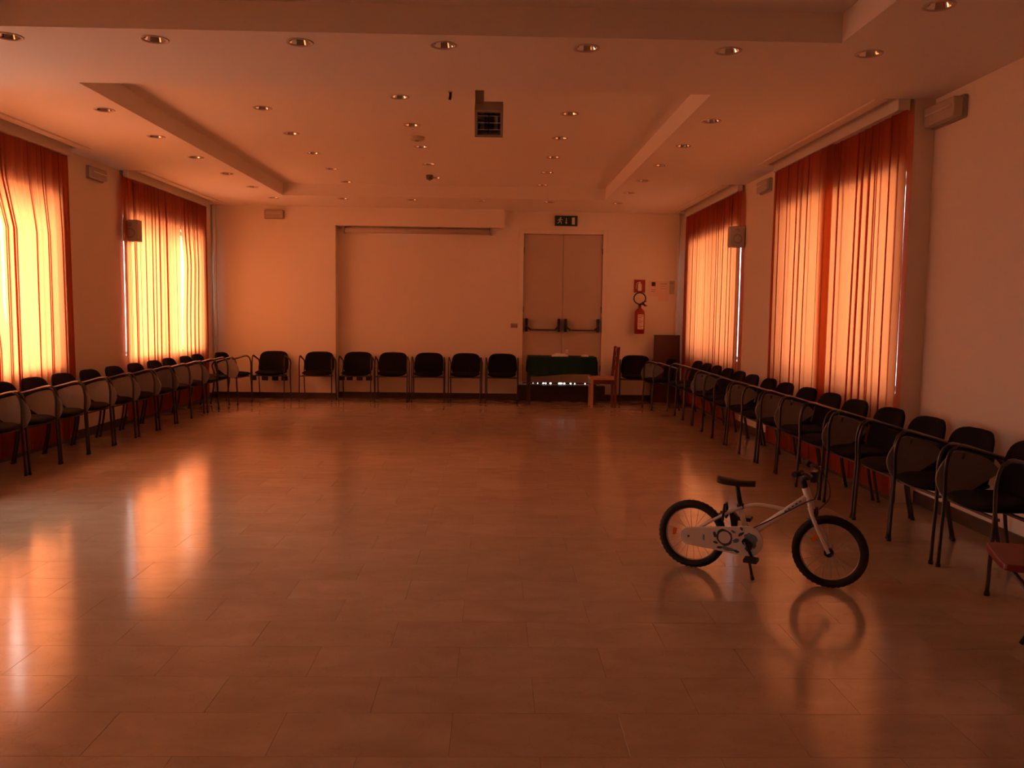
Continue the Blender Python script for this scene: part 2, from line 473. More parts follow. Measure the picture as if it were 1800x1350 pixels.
SLOT = [(XL, XL + .22, 1.95, 3.70), (XL, XL + .22, 6.45, 9.50), (XL, XL + .22, 10.92, 13.95), (XR - .22, XR, 11.25, 14.35), (XR - .22, XR, 6.745, 9.75)]
def circle(cx, cy, r, n=24): return [(cx + r * math.cos(2 * PI * i / n), cy + r * math.sin(2 * PI * i / n)) for i in range(n)]
def rect(x0, x1, y0, y1): return [(x0, y0), (x1, y0), (x1, y1), (x0, y1)]
def plate(name, outline, holes, z, mt, parent=None):
    cu = bpy.data.curves.new('tmp', 'CURVE'); cu.dimensions = '2D'; cu.fill_mode = 'FRONT'
    for poly in [outline] + holes:
        sp = cu.splines.new('POLY'); sp.points.add(len(poly) - 1); sp.use_cyclic_u = True
        for i, (a, b_) in enumerate(poly): sp.points[i].co = (a, b_, 0, 1)
    ob = bpy.data.objects.new('tmp', cu); COL.objects.link(ob)
    me = bpy.data.meshes.new_from_object(ob.evaluated_get(bpy.context.evaluated_depsgraph_get()))
    bpy.data.objects.remove(ob); bpy.data.curves.remove(cu)
    me.materials.clear(); me.materials.append(mt)
    o = bpy.data.objects.new(name, me); o.location.z = z; COL.objects.link(o)
    if parent: o.parent = parent
    return o
def inside(c, x, y): return c[0] < x < c[1] and c[2] < y < c[3]
low_holes = [rect(*C1), rect(*C2)] + [circle(x, y, HR) for x, y, z, *_ in dl if z == H] + [rect(a + .001, b_ - .001, c, d) for a, b_, c, d in SLOT]
ceil = plate('ceiling', rect(XL - .2, XN + .2, YB - .1, D + .1), low_holes, H, M['ceil'])
tag(ceil, 'painted plaster ceiling with shallow rectangular recesses', kind='structure')
plate('recess_panel', rect(C1[0] - .01, C1[1] + .01, C1[2] - .01, C1[3] + .01), [circle(x, y, HR) for x, y, z, *_ in dl if z > H], CD, M['ceil'], ceil)
plate('recess_panel', rect(C2[0] - .01, C2[1] + .01, C2[2] - .01, C2[3] + .01), [], CD, M['ceil'], ceil)
for (a, b_, c, d) in (C1, C2):
    mb = MB()
    for p in ((a - .02, a, c - .02, d + .02), (b_, b_ + .02, c - .02, d + .02), (a, b_, c - .02, c), (a, b_, d, d + .02)): mb.box(*p, .001, CD + .03)
    mb.build('recess_side', M['ceil'], ceil)
mb = MB()
for (a, b_, c, d) in SLOT:
    mb.box(a, b_, c, d, .09, .10)
    mb.box(a - .01, a + .001, c, d, .002, .1); mb.box(b_ - .001, b_ + .01, c, d, .002, .1); mb.box(a, b_, c - .01, c, .002, .1); mb.box(a, b_, d, d + .01, .002, .1)
mb.build('curtain_slot', M['wall'], ceil)
MB().box(XL - .3, XN + .3, YB - .2, D + .2, .30, .40).build('roof_slab', M['wall'], ceil)

# curtain rails and ceiling edging (parts of the room)
def rail(n, x, s, y0, y1):
    # s: +1 right wall, -1 left wall
    MBx = MB().box(x - s * .22, x - s * .32, y0, y1, H - .018, H)
    tag(MBx.build(f'trim_{n}', M['wall'], bevel=.003), 'narrow painted edging along the curtain slot', kind='structure')
    r = MB().box(x - s * .035, x - s * (.13 if n == 10 else .105), y0, y1, H - .085, H + .088)
    tag(r.build(f'trim_{n + 1}', M['white'], bevel=.004), 'white curtain rail box above the orange curtains', kind='structure')
rail(4, XL, -1, 6.46, 9.49); rail(6, XL, -1, 10.93, 13.94); rail(8, XR, 1, 11.26, 14.34); rail(10, XR, 1, 6.75, 9.74); rail(12, XL, -1, 1.96, 3.69)

# ------------------------------------------------------------------ windows
for n, (x, s, a, b_) in OPEN.items():
    wroot = empty(f'window_{n}', (x + s * .2, (a + b_) / 2, OZ0)); tag(wroot, kind='structure')
    wd = b_ - a; hh = OZ1 - OZ0; f_ = .05
    mb = MB()
    mb.box(-.03, .03, -wd / 2, -wd / 2 + f_, 0, hh); mb.box(-.03, .03, wd / 2 - f_, wd / 2, 0, hh)
    mb.box(-.03, .03, -wd / 2, wd / 2, 0, f_); mb.box(-.03, .03, -wd / 2, wd / 2, hh - f_, hh)
    mb.box(-.03, .03, -.045, .045, f_, hh - f_)
    mb.build('window_frame', M['wframe'], wroot, bevel=.004)
    for sg in (-1, 1):
        y0_, y1_ = (-wd / 2 + f_, -.045) if sg < 0 else (.045, wd / 2 - f_)
        MB().box(-.003, .003, y0_, y1_, f_, hh - f_).build('pane', M['glass'], wroot)
    MB().box(-s * .195, -s * .03, -wd / 2, wd / 2, -.001, .018).build('window_sill', M['white'], wroot)

# ------------------------------------------------------------------ curtains
def curtain(label, x, ylo, yhi, seed, ztop=H - .083, zbot=.06, amp=.026, dens=1.0):
    """ylo / yhi are functions of z giving the two edges"""
    rnd = random.Random(seed)
    n_z = 22
    zs = [zbot + (ztop - zbot) * i / (n_z - 1) for i in range(n_z)]
    L_ = yhi(1.5) - ylo(1.5)
    # irregular folds: phase grows with random wavelengths
    knots = [0.0]; 
    while knots[-1] < L_: knots.append(knots[-1] + rnd.uniform(.085, .20) / dens)
    amps = [rnd.uniform(.35, 1.15) for _ in knots]
    sub = 12
    prof = []
    for k in range(len(knots) - 1):
        for i in range(sub):
            u = i / sub; s0 = knots[k] + (knots[k + 1] - knots[k]) * u
            if s0 > L_: break
            am = amps[k] + (amps[k + 1] - amps[k]) * u
            prof.append((s0 / L_, am, 2 * PI * u, knots[k + 1] - knots[k], k))
    prof.append((1.0, .6, 0, .1, len(knots)))
    drift = [rnd.uniform(-1, 1) for _ in range(len(knots) + 2)]
    ov = [rnd.choice((.05, .09, .14, .20, .24)) for _ in range(len(knots) + 2)]
    vs = []
    for i, z in enumerate(zs):
        t = (z - zbot) / (ztop - zbot)
        A = amp * (1.0 - .35 * t) * (1 if t < .97 else .7)
        lo, hi = ylo(z), yhi(z)
        for (q, am, ph, wl, k) in prof:
            d_ = drift[k] * .25 * math.sin(2.3 * t + k)
            xx = A * am * math.sin(ph + d_) + .004 * math.sin(9 * q + 3 * t)
            yy = lo + (hi - lo) * q + min(ov[k] * wl, .035) * math.sin(2 * (ph + d_)) * min(1, 20 * q, 20 * (1 - q)) 
            if i == 0: pass
            vs.append((xx, yy, z))
    n = len(prof); fs = [(i * n + j, i * n + j + 1, (i + 1) * n + j + 1, (i + 1) * n + j) for i in range(n_z - 1) for j in range(n - 1)]
    mb = MB().add([(x + a, b_, c) for a, b_, c in vs], fs, True)
    me = mb.mesh('curtain', M['curtain'], fix=False)
    o = bpy.data.objects.new('curtain', me); COL.objects.link(o)
    tag(o, label, 'curtain', 'orange window curtains')
    return o
def const(v): return lambda z: v
def lerp(a, b_, t): return a + (b_ - a) * max(0, min(1, t))
cl, cr = XL + .07, XR - .07
def slit_hi(z):      # far panel of the near left window: its edge swings back above the sill
    return lerp(8.19, 7.98, (z - 2.25) / .5)
def slit_lo(z):
    if z < 1.05: return 8.20
    if z < 1.9: return lerp(8.20, 8.125, (z - 1.05) / .5)
    return lerp(8.125, 8.06, (z - 2.3) / .4)
curtain('orange curtain at the left photo edge, before the white slit of daylight', cl + .022, const(6.74), slit_lo, 11, amp=.024)
curtain('glowing orange curtain right of the white slit on the near left window', cl, slit_hi, lambda z: 9.47 + .03 * (1 - z / 3.2), 12, amp=.026)
def s2lo(z): return 12.80 - .03 + (.0 if z < 1.3 else lerp(0, .10, (z - 1.3) / .8) if z < 2.2 else lerp(.10, 0, (z - 2.2) / .45))
curtain('near half of the glowing curtain on the far left window beside the speaker', cl, lambda z: 10.81 + .015 * math.sin(z), const(12.77), 13, amp=.026)
curtain('far half of the glowing curtain on the far left window by the back wall', cl, s2lo, const(13.93), 14, amp=.026)
curtain('far half of the curtain on the far right window by the back wall', cr, const(12.81), const(14.33), 15, amp=.026)
curtain('near half of the curtain on the far right window beside the speaker', cr + .0, lambda z: 11.185 - .01 * math.sin(z), const(12.79), 16, amp=.026)
curtain('orange curtain beyond the left photo edge, nearest the camera, its far half', cl, const(2.83), const(3.68), 21, amp=.026)
curtain('orange curtain beyond the left photo edge, nearest the camera, its near half', cl, const(1.98), const(2.82), 22, amp=.026)
curtain('far half of the dim orange curtain on the large near right window', cr - .036, const(8.06), const(9.74), 17, amp=.024)
curtain('near half of the dim orange curtain on the large near right window', cr, lambda z: 6.713 + .004 * math.sin(2 * z), const(8.33), 18, amp=.024)

# ------------------------------------------------------------------ door
dr = empty('door_1', ((DX0 + DX1) / 2, D, 0)); tag(dr, 'beige double fire door with two black push bars', kind='structure')
cx = (DX0 + DX1) / 2; hw = (DX1 - DX0) / 2
GB = .293
mb = MB(); mb.box(-hw - .085, -hw, -.02, .0, .0, DZ1 + .075); mb.box(hw, hw + .075, -.02, .0, .0, DZ1 + .075); mb.box(-hw, hw, -.02, .0, DZ1, DZ1 + .075)
mb.build('door_frame', M['wall'], dr, bevel=.004)
mb = MB(); mb.box(-hw, -hw + .04, .081, .12, GB, DZ1); mb.box(hw - .04, hw, .081, .12, GB, DZ1); mb.box(-hw, hw, .081, .12, DZ1 - .04, DZ1); mb.box(-.04, .04, .081, .10, GB, DZ1)
mb.build('door_light_stop', M['dark_steel'], dr)  # hidden strips added to block daylight leaking round the leaves
for sg in (-1, 1):
    a, b_ = (-hw + .006, -.003) if sg < 0 else (.003, hw - .006)
    lf = MB().box(a, b_, .03, .08, GB, DZ1 - .006).build('door_leaf', M['door'], dr, bevel=.003)
    e1, e2 = (a + .055, b_ - .055)
    for ex in (e1, e2):
        h_ = MB(); h_.prism(rrect(ex - .022, ex + .022, 1.17, 1.40, .018), -.06, .03)
        inn = 1 if ex == e1 else -1
        h_.tube([(ex, -.05, 1.28), (ex + inn * .03, -.09, 1.24), (ex + inn * .07, -.10, 1.205)], .016, 8)
        h_.build('push_bar_mount', M['black_pl'], lf, bevel=.003)
    MB().tube([(e1 + .05, -.10, 1.205), (e2 - .05, -.10, 1.205)], .012, 8).build('push_bar', M['dark_steel'], lf)
    for hz in (.55, 1.55, 2.55):
        hx = -hw + .004 if sg < 0 else hw - .004
        MB().tube([(hx, .02, hz - .05), (hx, .02, hz + .05)], .008, 8).build('hinge', M['dark_steel'], lf)
# worn brush seal under the leaves leaves small gaps to the daylight
sealmb = MB()
cuts = [(-.56, .012), (-.48, .004), (-.40, .01), (-.30, .03), (-.26, .015), (-.18, .03), (-.01, .07), (.06, .03), (.17, .03), (.24, .018), (.42, .02), (.54, .015)]
xx = -hw
for c_, w_ in cuts:
    sealmb.box(xx, c_ - w_ / 2, .04, .07, DZ0 + .002, GB); xx = c_ + w_ / 2
sealmb.box(xx, hw, .04, .07, DZ0 + .002, GB)
sealmb.build('door_seal', M['black_pl'], dr)
tag(MB().box(DX0 - .06, DX1 + .06, D - .20, D - .001, 0, .262).build('door_step', M['dark_wood'], bevel=.006), 'dark wooden step below the double door behind the table', 'step')

# ------------------------------------------------------------------ projection screen housing
scr = empty('projection_screen', (-1.30, D - .08, 2.84)); tag(scr, 'long white rolled up projection screen housing on the back wall', 'screen')
MB().tube([(-1.22, 0, 0), (1.22, 0, 0)], .05, 14).build('housing', M['grey_pl'], scr)
for sg in (-1, 1): MB().box(sg * 1.22, sg * 1.245, -.055, .079, -.055, .055).build('end_cap', M['grey_pl2'], scr, bevel=.004)

# ------------------------------------------------------------------ downlights
def downlight(x, y, z, label, group):
    t = empty('ceiling_downlight', (x, y, z)); tag(t, label, 'ceiling light', group)
    return t
proto = None
for (x, y, z, lab, grp) in dl:
    if proto is None:
        proto = downlight(x, y, z, lab, grp)
        MB().lathe([(HR - .004, .004), (HR - .004, -.004), (LR, -.006), (LR + .006, -.003), (LR + .006, .0)], 28).build('trim_ring', M['ring'], proto)
        MB().lathe([(HR - .003, 0), (HR - .008, .012), (HR - .016, .035), (HR - .030, .062), (HR - .048, .082), (.010, .092), (.0005, .092)], 28).build('reflector', M['chrome'], proto)
        MB().lathe([(.0005, .022), (.014, .024), (.020, .034), (.021, .052), (.016, .07), (.016, .09)], 14).build('bulb', M['lamp_glass'], proto)
        o = proto
    else:
        o = copy_tree(proto); o.location = (x, y, z)
        o['label'] = lab
        if grp: o['group'] = grp
        elif 'group' in o: del o['group']

# small ceiling devices
def disc(name, x, y, z, r, h, mt, label, cat):
    t = empty(name, (x, y, z)); tag(t, label, cat)
    MB().lathe([(r, 0), (r, -h * .5), (r * .8, -h), (.0005, -h)], 20).build('housing', mt, t)
    MB().lathe([(r * .35, -h), (r * .3, -h * 1.3), (.0005, -h * 1.3)], 14).build('sensor', M['grey_pl2'], t)
    return t
disc('smoke_detector', -.86, 9.45, H + CD, .085, .035, M['grey_pl'], 'flat round smoke detector in the middle of the ceiling recess', 'smoke detector')
disc('smoke_detector', -.92, 12.05, H + CD, .05, .06, M['dark_steel'], 'small dark detector at the far end of the ceiling recess', 'smoke detector')
t = empty('cable_end', (-.40, 7.50, H + CD)); tag(t, 'short dark cable stub hanging left of the square ceiling fixture', 'cable')
MB().tube(smooth_path([(0, 0, 0), (.003, 0, -.03), (-.004, 0, -.07)]), .012, 8).build('cable', M['black_pl'], t)
MB().lathe([(.02, 0), (.02, -.008), (.0005, -.01)], 12).build('ceiling_rose', M['grey_pl2'], t)

# square ceiling-hung fixture behind the beam
t = empty('hanging_fixture', (-.05, 6.95, H + CD)); tag(t, 'square dark metal fixture hanging from a bracket behind the near beam', 'ceiling fixture')
MB().box(-.12, .24, -.10, .06, -.02, 0).build('shadow_plate', M['dark_steel'], t, bevel=.003)  # wide dark plate over the bracket, drawn in place of the shadow there
mb = MB(); mb.box(-.12, -.05, -.045, -.035, -.36, -.02); mb.box(-.12, -.115, -.08, 0, -.30, -.02); mb.box(-.055, -.05, -.08, 0, -.30, -.02)
mb.build('bracket', M['grey_pl2'], t, bevel=.002)
body = MB()
hs = .112
for p in ((-hs, hs, -.09, .09, hs - .022, hs), (-hs, hs, -.09, .09, -hs, -hs + .022), (-hs, -hs + .022, -.09, .09, -hs, hs), (hs - .022, hs, -.09, .09, -hs, hs), (-hs, hs, .08, .09, -hs, hs)): body.box(*p)
bo = body.build('housing', M['grey_pl2'], t, bevel=.003, loc=(-.01, -.02, -.355), rot=(math.radians(34), 0, 0))
for i in range(3): MB().box(-hs + .02, hs - .02, -.07, -.02, -.055 + .055 * i - .002, -.055 + .055 * i + .002).build('louvre', M['chrome'], bo)
MB().box(-.004, .004, -.075, -.015, -hs + .02, hs - .02).build('louvre', M['black_pl'], bo)
for sg in (-1, 1): MB().tube([(sg * .055, .02, -hs + .03), (sg * .055, .02, hs - .03)], .018, 10).build('lamp_tube', M['lamp_glass'], bo)
MB().box(-hs + .024, hs - .024, .06, .078, -hs + .024, hs - .024).build('reflector', M['dark_steel'], bo)

# ------------------------------------------------------------------ emergency lights, speakers, signs, sockets
def emergency(label, loc, rz, w_=.36, h_=.14, d_=.075):
    t = empty('emergency_light', loc, rz); tag(t, label, 'emergency light', 'emergency lights high on the walls')
    MB().prism(rrect(-w_ / 2, w_ / 2, -h_ / 2, h_ / 2, .02), -.03, 0).build('back_case', M['grey_pl2'], t, bevel=.003)
    dif = MB().prism(rrect(-w_ / 2 + .012, w_ / 2 - .012, -h_ / 2 + .012, h_ / 2 - .012, .02), -d_, -.03).build('diffuser', M['grey_pl'], t, bevel=.008)
    MB().tube([(-w_ / 2 + .04, -d_ - .003, .01), (w_ / 2 - .04, -d_ - .003, .01)], .008, 8).build('lamp_tube', M['white'], dif)
    MB().lathe([(.008, -d_ - .004), (.0005, -d_ - .006)], 10, c=(w_ / 2 - .035, 0, -.035), axis='Y').build('status_lens', M['lamp_glass'], dif)
    return t
emergency('pale emergency light on the bare right wall near the camera', (XN, 6.50, 3.045), -PI / 2, .46, .17, .10)
emergency('pale emergency light between the two right windows', (XR, 10.35, 3.05), -PI / 2, .40, .16)
emergency('pale emergency light between the two left windows', (XL, 10.22, 3.04), PI / 2, .40, .15)
emergency('pale emergency light on the back wall above the left chairs', (-3.66, D - PD, 3.06), 0, .33, .15)

def speaker(label, x, y, z):
    t = empty('wall_speaker', (x, y, z)); tag(t, label, 'speaker', 'square wall speakers')
    MB().box(-.095, .095, -.07, .07, -.135, .135).build('cabinet', M['grey_pl'], t, bevel=.008)
    MB().lathe([(.062, -.071), (.058, -.078), (.045, -.070), (.015, -.062), (.0005, -.068)], 22, c=(.0, 0, -.03)  , axis='Y').build('speaker_cone', M['grey_pl2'], t)
    MB().lathe([(.028, -.071), (.02, -.077), (.0005, -.072)], 16, c=(0, 0, .075), axis='Y').build('tweeter', M['grey_pl2'], t)
    MB().box(-.02, .02, .07, .12, -.03, .03).build('bracket', M['dark_steel'], t)
    return t
speaker('square speaker on the left wall beside the far curtain', XL + .10, 11.02, 2.46)
speaker('square speaker on the right wall beside the far curtain', XR - .11, 11.22, 2.52)

def sign_base(name, label, cat, x0, x1, z0, z1, mt, y=D, th=.012):
    t = empty(name, ((x0 + x1) / 2, y, (z0 + z1) / 2)); tag(t, label, cat)
    w_, h_ = x1 - x0, z1 - z0
    MB().box(-w_ / 2, w_ / 2, -th, 0, -h_ / 2, h_ / 2).build('panel', mt, t)
    return t, w_, h_
ex = empty('exit_sign', (1.20, D, 3.05)); tag(ex, 'dark green exit sign with running figure, arrow and door above the door', 'sign')
MB().box(-.19, .19, -.05, 0, -.085, .085).build('case', M['green_sign'], ex, bevel=.004)
y0_, y1_ = -.053, -.0495
pic = MB()
pic.prism(circle(-.095, .048, .012, 12), y0_, y1_)
def stroke(mb, pts, r=.007): mb.tube([(a, (y0_ + y1_) / 2, b_) for a, b_ in pts], r, 6, smooth=False)
stroke(pic, [(-.10, .032), (-.112, -.005)], .010); stroke(pic, [(-.112, -.005), (-.085, -.02), (-.082, -.055)]); stroke(pic, [(-.112, -.005), (-.125, -.03), (-.15, -.045)])
stroke(pic, [(-.10, .03), (-.075, .012), (-.06, .02)], .006); stroke(pic, [(-.10, .03), (-.13, .025), (-.14, .0)], .006)
pic.build('running_figure', M['paper'], ex)
ar = MB(); stroke(ar, [(0, .045), (0, -.03)], .007); ar.prism([(-.022, -.025), (.022, -.025), (0, -.055)], y0_, y1_); ar.build('arrow', M['paper'], ex)
MB().box(.095, .145, y0_, y1_, -.06, .055).build('door_symbol', M['paper'], ex)

t, w_, h_ = sign_base('fire_extinguisher_sign', 'red square sign with white extinguisher picture above the extinguisher', 'sign', 2.385, 2.575, 1.86, 2.08, M['red_paint'])
mb = MB(); mb.prism(rrect(-.03, .035, -.08, .045, .02), -.0145, -.0118); mb.box(-.012, .016, -.0145, -.0118, .045, .075); mb.build('extinguisher_symbol', M['paper'], t)
MB().tube([(a, -.0135, b_) for a, b_ in [(-.012, .065), (-.04, .06), (-.058, .03), (-.062, -.02), (-.055, -.05)]], .0055, 6).build('hose_symbol', M['paper'], t)

fe = empty('fire_extinguisher', (2.475, D - .11, 1.16)); tag(fe, 'red fire extinguisher with black hose hanging right of the door', 'fire extinguisher')
body = MB().lathe([(.0005, 0), (.075, .0), (.085, .012), (.085, .34), (.078, .38), (.055, .415), (.03, .435), (.022, .45), (.0005, .45)], 24).build('cylinder', M['red_paint'], fe)
MB().prism(rrect(-.045, .055, .08, .33, .01), -.087, -.0845).build('label_plate', M['pink_paper'], body)
lt = MB()
for k, z_ in enumerate((.30, .27, .235, .21, .185, .15, .125, .10)): lt.box(-.035, .045 - .02 * (k % 3), -.0885, -.0868, z_, z_ + .008)
lt.build('label_lines', M['red_paint'], body)
MB().lathe([(.024, .44), (.024, .49), (.016, .50), (.0005, .50)], 12).build('valve', M['dark_steel'], fe)
h_ = MB(); h_.tube([(0, 0, .49), (.05, -.01, .50), (.12, -.01, .475)], .010, 8); h_.tube([(0, 0, .50), (.05, -.01, .535), (.11, -.01, .555)], .010, 8); h_.build('lever', M['red_paint'], fe)
hp = [(.01 , -.02, .49)] + [(-.01 + .10 * math.cos(a), -.03, .60 + .095 * math.sin(a)) for a in [math.radians(d_) for d_ in range(250, -60, -22)]] 
MB().tube(smooth_path(hp, 3), .011, 8).build('hose', M['black_pl'], fe)
MB().tube([(.05, -.03, .52), (.09, -.03, .47)], .013, 8).build('nozzle', M['black_pl'], fe)
MB().box(-.05, .05, .083, .108, .15, .40).build('wall_bracket', M['dark_steel'], fe)

def notice(label, x0, x1, z0, z1, mt, marks):
    t, w_, h_ = sign_base('wall_notice', label, 'notice', x0, x1, z0, z1, mt, th=.004)
    for (a, b_, c, d, mm) in marks:
        MB().box(a, b_, -.0065, -.0038, c, d).build('printed_mark', mm, t)
notice('small pale notice with a dark picture right of the extinguisher sign', 2.64, 2.80, 1.80, 2.07, M['pink_paper'], [(-.035, .03, .04, .11, M['dark_wood']), (-.04, .04, -.03, -.02, M['grey_pl2']), (-.04, .02, -.06, -.05, M['grey_pl2'])])
notice('larger pale pink notice pinned beside the small dark picture', 2.81, 2.98, 1.72, 2.06, M['pink_paper'], [(-.05, .05, .12, .13, M['grey_pl2']), (-.05, .03, .08, .086, M['grey_pl2']), (-.05, .05, .04, .046, M['grey_pl2'])])
notice('grey notice nearest the right corner of the back wall', 2.99, 3.08, 1.84, 2.07, M['grey_pl'], [(-.03, .02, .06, .09, M['grey_pl2'])])

sw = empty('light_switch', (.345, D, 1.27)); tag(sw, 'small beige light switch left of the door frame', 'switch')
MB().box(-.06, .06, -.012, 0, -.04, .04).build('cover_plate', M['grey_pl'], sw, bevel=.003)
for i in (-1, 0, 1): MB().box(i * .035 - .014, i * .035 + .014, -.017, -.011, -.025, .025).build('rocker', M['grey_pl2'], sw, bevel=.002)

names8 = ['first', 'second', 'third', 'fourth', 'fifth', 'sixth', 'seventh', 'eighth']
def Xat(px, y): return (px - 868) / 1496 * y
for k, px in enumerate([447.5, 467.6, 485.6, 502, 596.6, 615.5, 633, 649.4]):
    yy = D - PD if px < 590 else D
    t = empty('wall_socket', (Xat(px, yy) if k < 4 else max(Xat(px, yy), -2.60), yy, .335)); tag(t, f'{names8[k]} black socket plate from the left low on the back wall', 'socket', 'black socket plates low on the back wall')
    MB().box(-.052, .052, -.014, 0, -.036, .036).build('cover_plate', M['black_pl'], t, bevel=.004)
    MB().lathe([(.02, -.0145), (.016, -.0145), (.015, -.010), (.0005, -.010)], 14, axis='Y').build('outlet', M['dark_steel'], t)

# ------------------------------------------------------------------ black conference chairs
def slab(cx, cz, hw_, hh_, th, r, bulge, tilt=0, n=18, m_=10):
    """upholstered pad: superellipse outline in XZ, thickness along Y, domed faces"""
    vs = []; fs = []
    rings = [(0.02, 1), (.35, .97), (.7, .86), (.9, .6), (1, .18)]
    pts = []
    def outline(a):
        c, s = math.cos(a), math.sin(a); p = 2 / 4.2
        return (math.copysign(abs(c) ** p, c) * hw_, math.copysign(abs(s) ** p, s) * hh_)
    N = 28
    for side in (-1, 1):
        for (q, dm) in (rings if side < 0 else reversed(rings)):
            for j in range(N):
                ox, oz = outline(2 * PI * j / N)
                vs.append((cx + ox * q, side * th / 2 * dm, cz + oz * q))
    R_ = len(rings) * 2
    for i in range(R_ - 1):
        for j in range(N): fs.append((i * N + j, i * N + (j + 1) % N, (i + 1) * N + (j + 1) % N, (i + 1) * N + j))
    fs.append(tuple(range(N))); fs.append(tuple((R_ - 1) * N + j for j in range(N)))
    return vs, fs
def make_chair(tablet):
    root = empty('conference_chair')
    # seat: slab laid flat
    vs, fs = slab(0, 0, .235, .225, .07, .1, .02)
    vs = [(x, z + .0 - .01, .455 + y_ - .02 * max(0, z) ** 1 + .012 * (abs(x) / .235) ** 2) for x, y_, z in vs]
    MB().add(vs, fs, True).build('seat', M['black_fab'], root)
    # back: narrows a little to the top, leans and curves round the sitter
    vs, fs = slab(0, .0, .250, .175, .055, .1, .02)
    o_ = []
    for x, y_, z in vs:
        k = (z + .175) / .35
        x2 = x * (1.0 - .10 * k ** 2)
        o_.append((x2, y_ - .165 - .085 * k + .045 * (abs(x) / .25) ** 2, .625 + z + (-.02 * (1 - (x / .25) ** 2) if z < 0 else 0)))
    MB().add(o_, fs, True).build('backrest', M['black_fab'], root)
    MB().box(-.255, .255, -.02, .0, .405, .42).box(-.255, .255, .13, .15, .405, .42).build('seat_frame', M['dark_steel'], root)
    for sg in (-1, 1): MB().tube(smooth_path([(sg * .15, -.10, .415), (sg * .16, -.185, .44), (sg * .17, -.215, .56), (sg * .17, -.235, .66)], 4), .010, 6).build('back_bracket', M['black_pl'], root)
    for sg in (-1, 1):
        x = sg * .262
        MB().tube(smooth_path([(x, .10, .738), (x, .145, .700), (x, .168, .60), (x, .165, .42), (x, .175, .2), (x, .182, .012)], 5), .0095, 8, flat=1.3).build('leg', M['shaded_leg_steel'], root)
        MB().tube(smooth_path([(x, -.19, .665), (x, -.235, .60), (x, -.20, .47), (x, -.215, .25), (x, -.262, .012)], 5), .0095, 8, flat=1.3).build('leg', M['shaded_leg_steel'], root)
        MB().tube(smooth_path([(x, -.205, .655), (x, -.17, .668), (x, -.03, .708), (x, .07, .737), (x, .11, .735)], 4), .011, 8, flat=1.3).build('armrest', M['steel'], root)
        for yy in (.182, -.262): MB().tube([(x, yy, 0), (x, yy, .02)], .015, 8).build('foot_cap', M['black_pl'], root)
    if tablet:
        x = .281
        pts = smooth_path([(-.16, .60, 0), (-.10, .655, 0), (.06, .705, 0), (.13, .69, 0), (.20, .60, 0), (.215, .52, 0), (.17, .43, 0), (.10, .415, 0), (.02, .45, 0), (-.10, .53, 0), (-.16, .57, 0)], 3)
        MB().prism([(p.x, p.y) for p in pts], x - .007, x + .007, 'YZ').build('writing_tablet', M['tablet'], root, bevel=.003)
        MB().tube([(x - .02, .06, .70), (x - .006, .06, .66)], .009, 6).build('tablet_hinge', M['dark_steel'], root)
    return root
ch_plain = make_chair(False); ch_tab = make_chair(True)
used = {0: False, 1: False}
def place(tab, x, y, rz, label, group):
    src = ch_tab if tab else ch_plain
    o = src if not used[tab] else copy_tree(src)
    used[tab] = True
    o.location = (x, y, 0); o.rotation_euler = (0, 0, rz)
    tag(o, label, 'chair', group)
# facing: local +Y. back row faces the camera (-Y)
rb = random.Random(3)
BX = [-3.66, -2.90, -2.27, -1.68, -1.08, -.47, .14]
for k, x in enumerate(BX):
    yy = D - PD - .30 if x < -2.6 else D - .36
    yy = 14.05 if x < -2.6 else 14.12
    place(0, x, yy, PI + rb.uniform(-.05, .05), f'{ORD[k]} black armchair from the left in the row along the back wall', 'black chairs along the back wall')
place(0, 2.37, 14.10, PI - .12, 'black armchair between the wooden chair and the red brown board', 'black chairs along the back wall')
RY = [(4.72, 1), (5.31, 1), (5.89, 0), (6.47, 1), (7.08, 0), (7.68, 1), (8.25, 1), (8.82, 0), (9.40, 1), (9.98, 0), (10.55, 0), (11.12, 1), (11.7, 0), (12.25, 0), (12.8, 0)]
rl = ['black chair at the right photo edge behind the red seat'] + [f'{ORD[k + 1]} black armchair in the right row, counted from the red folding chair' for k in range(14)]
for k, (y, tb) in enumerate(RY):
    lab = rl[k]
    place(tb, 2.87 + rb.uniform(-.015, .015), y, PI / 2 + rb.uniform(-.025, .025), lab, 'black chairs along the right wall')
place(1, 2.62, 13.40, PI / 2 + .1, 'black tablet chair in front of the red brown board in the right corner', 'black chairs along the right wall')
LY = [(6.67, 1), (7.25, 1), (7.82, 1), (8.39, 1), (8.95, 1), (9.53, 1), (10.12, 1), (10.72, 1), (11.31, 1), (11.89, 1), (12.47, 1), (13.0, 0)]
for k, (y, tb) in enumerate(LY):
    lab = 'black tablet chair cut by the left photo edge' if k == 0 else f'{ORD[k - 1]} whole black chair from the near end of the left row'
    place(tb, -4.29 + rb.uniform(-.015, .015), y, -PI / 2 + rb.uniform(-.02, .02), lab, 'black chairs along the left wall')
place(1, -4.14, 13.63, -PI / 2 - .15, 'black tablet chair pulled forward at the far left corner', 'black chairs along the left wall')

# ------------------------------------------------------------------ table with green cloth
tb = empty('side_table', (1.12, 14.07, 0)); tag(tb, 'dark wooden table with green cloth in front of the double door', 'table')
MB().box(-.56, .56, -.24, .24, .755, .78).build('tabletop', M['dark_wood'], tb, bevel=.004)
for sx in (-1, 1):
    for sy in (-1, 1): MB().box(sx * .535 - .022, sx * .535 + .022, sy * .21 - .022, sy * .21 + .022, 0, .755).build('leg', M['dark_wood'], tb, bevel=.003)
ap = MB(); ap.box(-.53, .53, -.20, -.18, .69, .755); ap.box(-.53, .53, .18, .20, .69, .755); ap.build('apron', M['dark_wood'], tb)
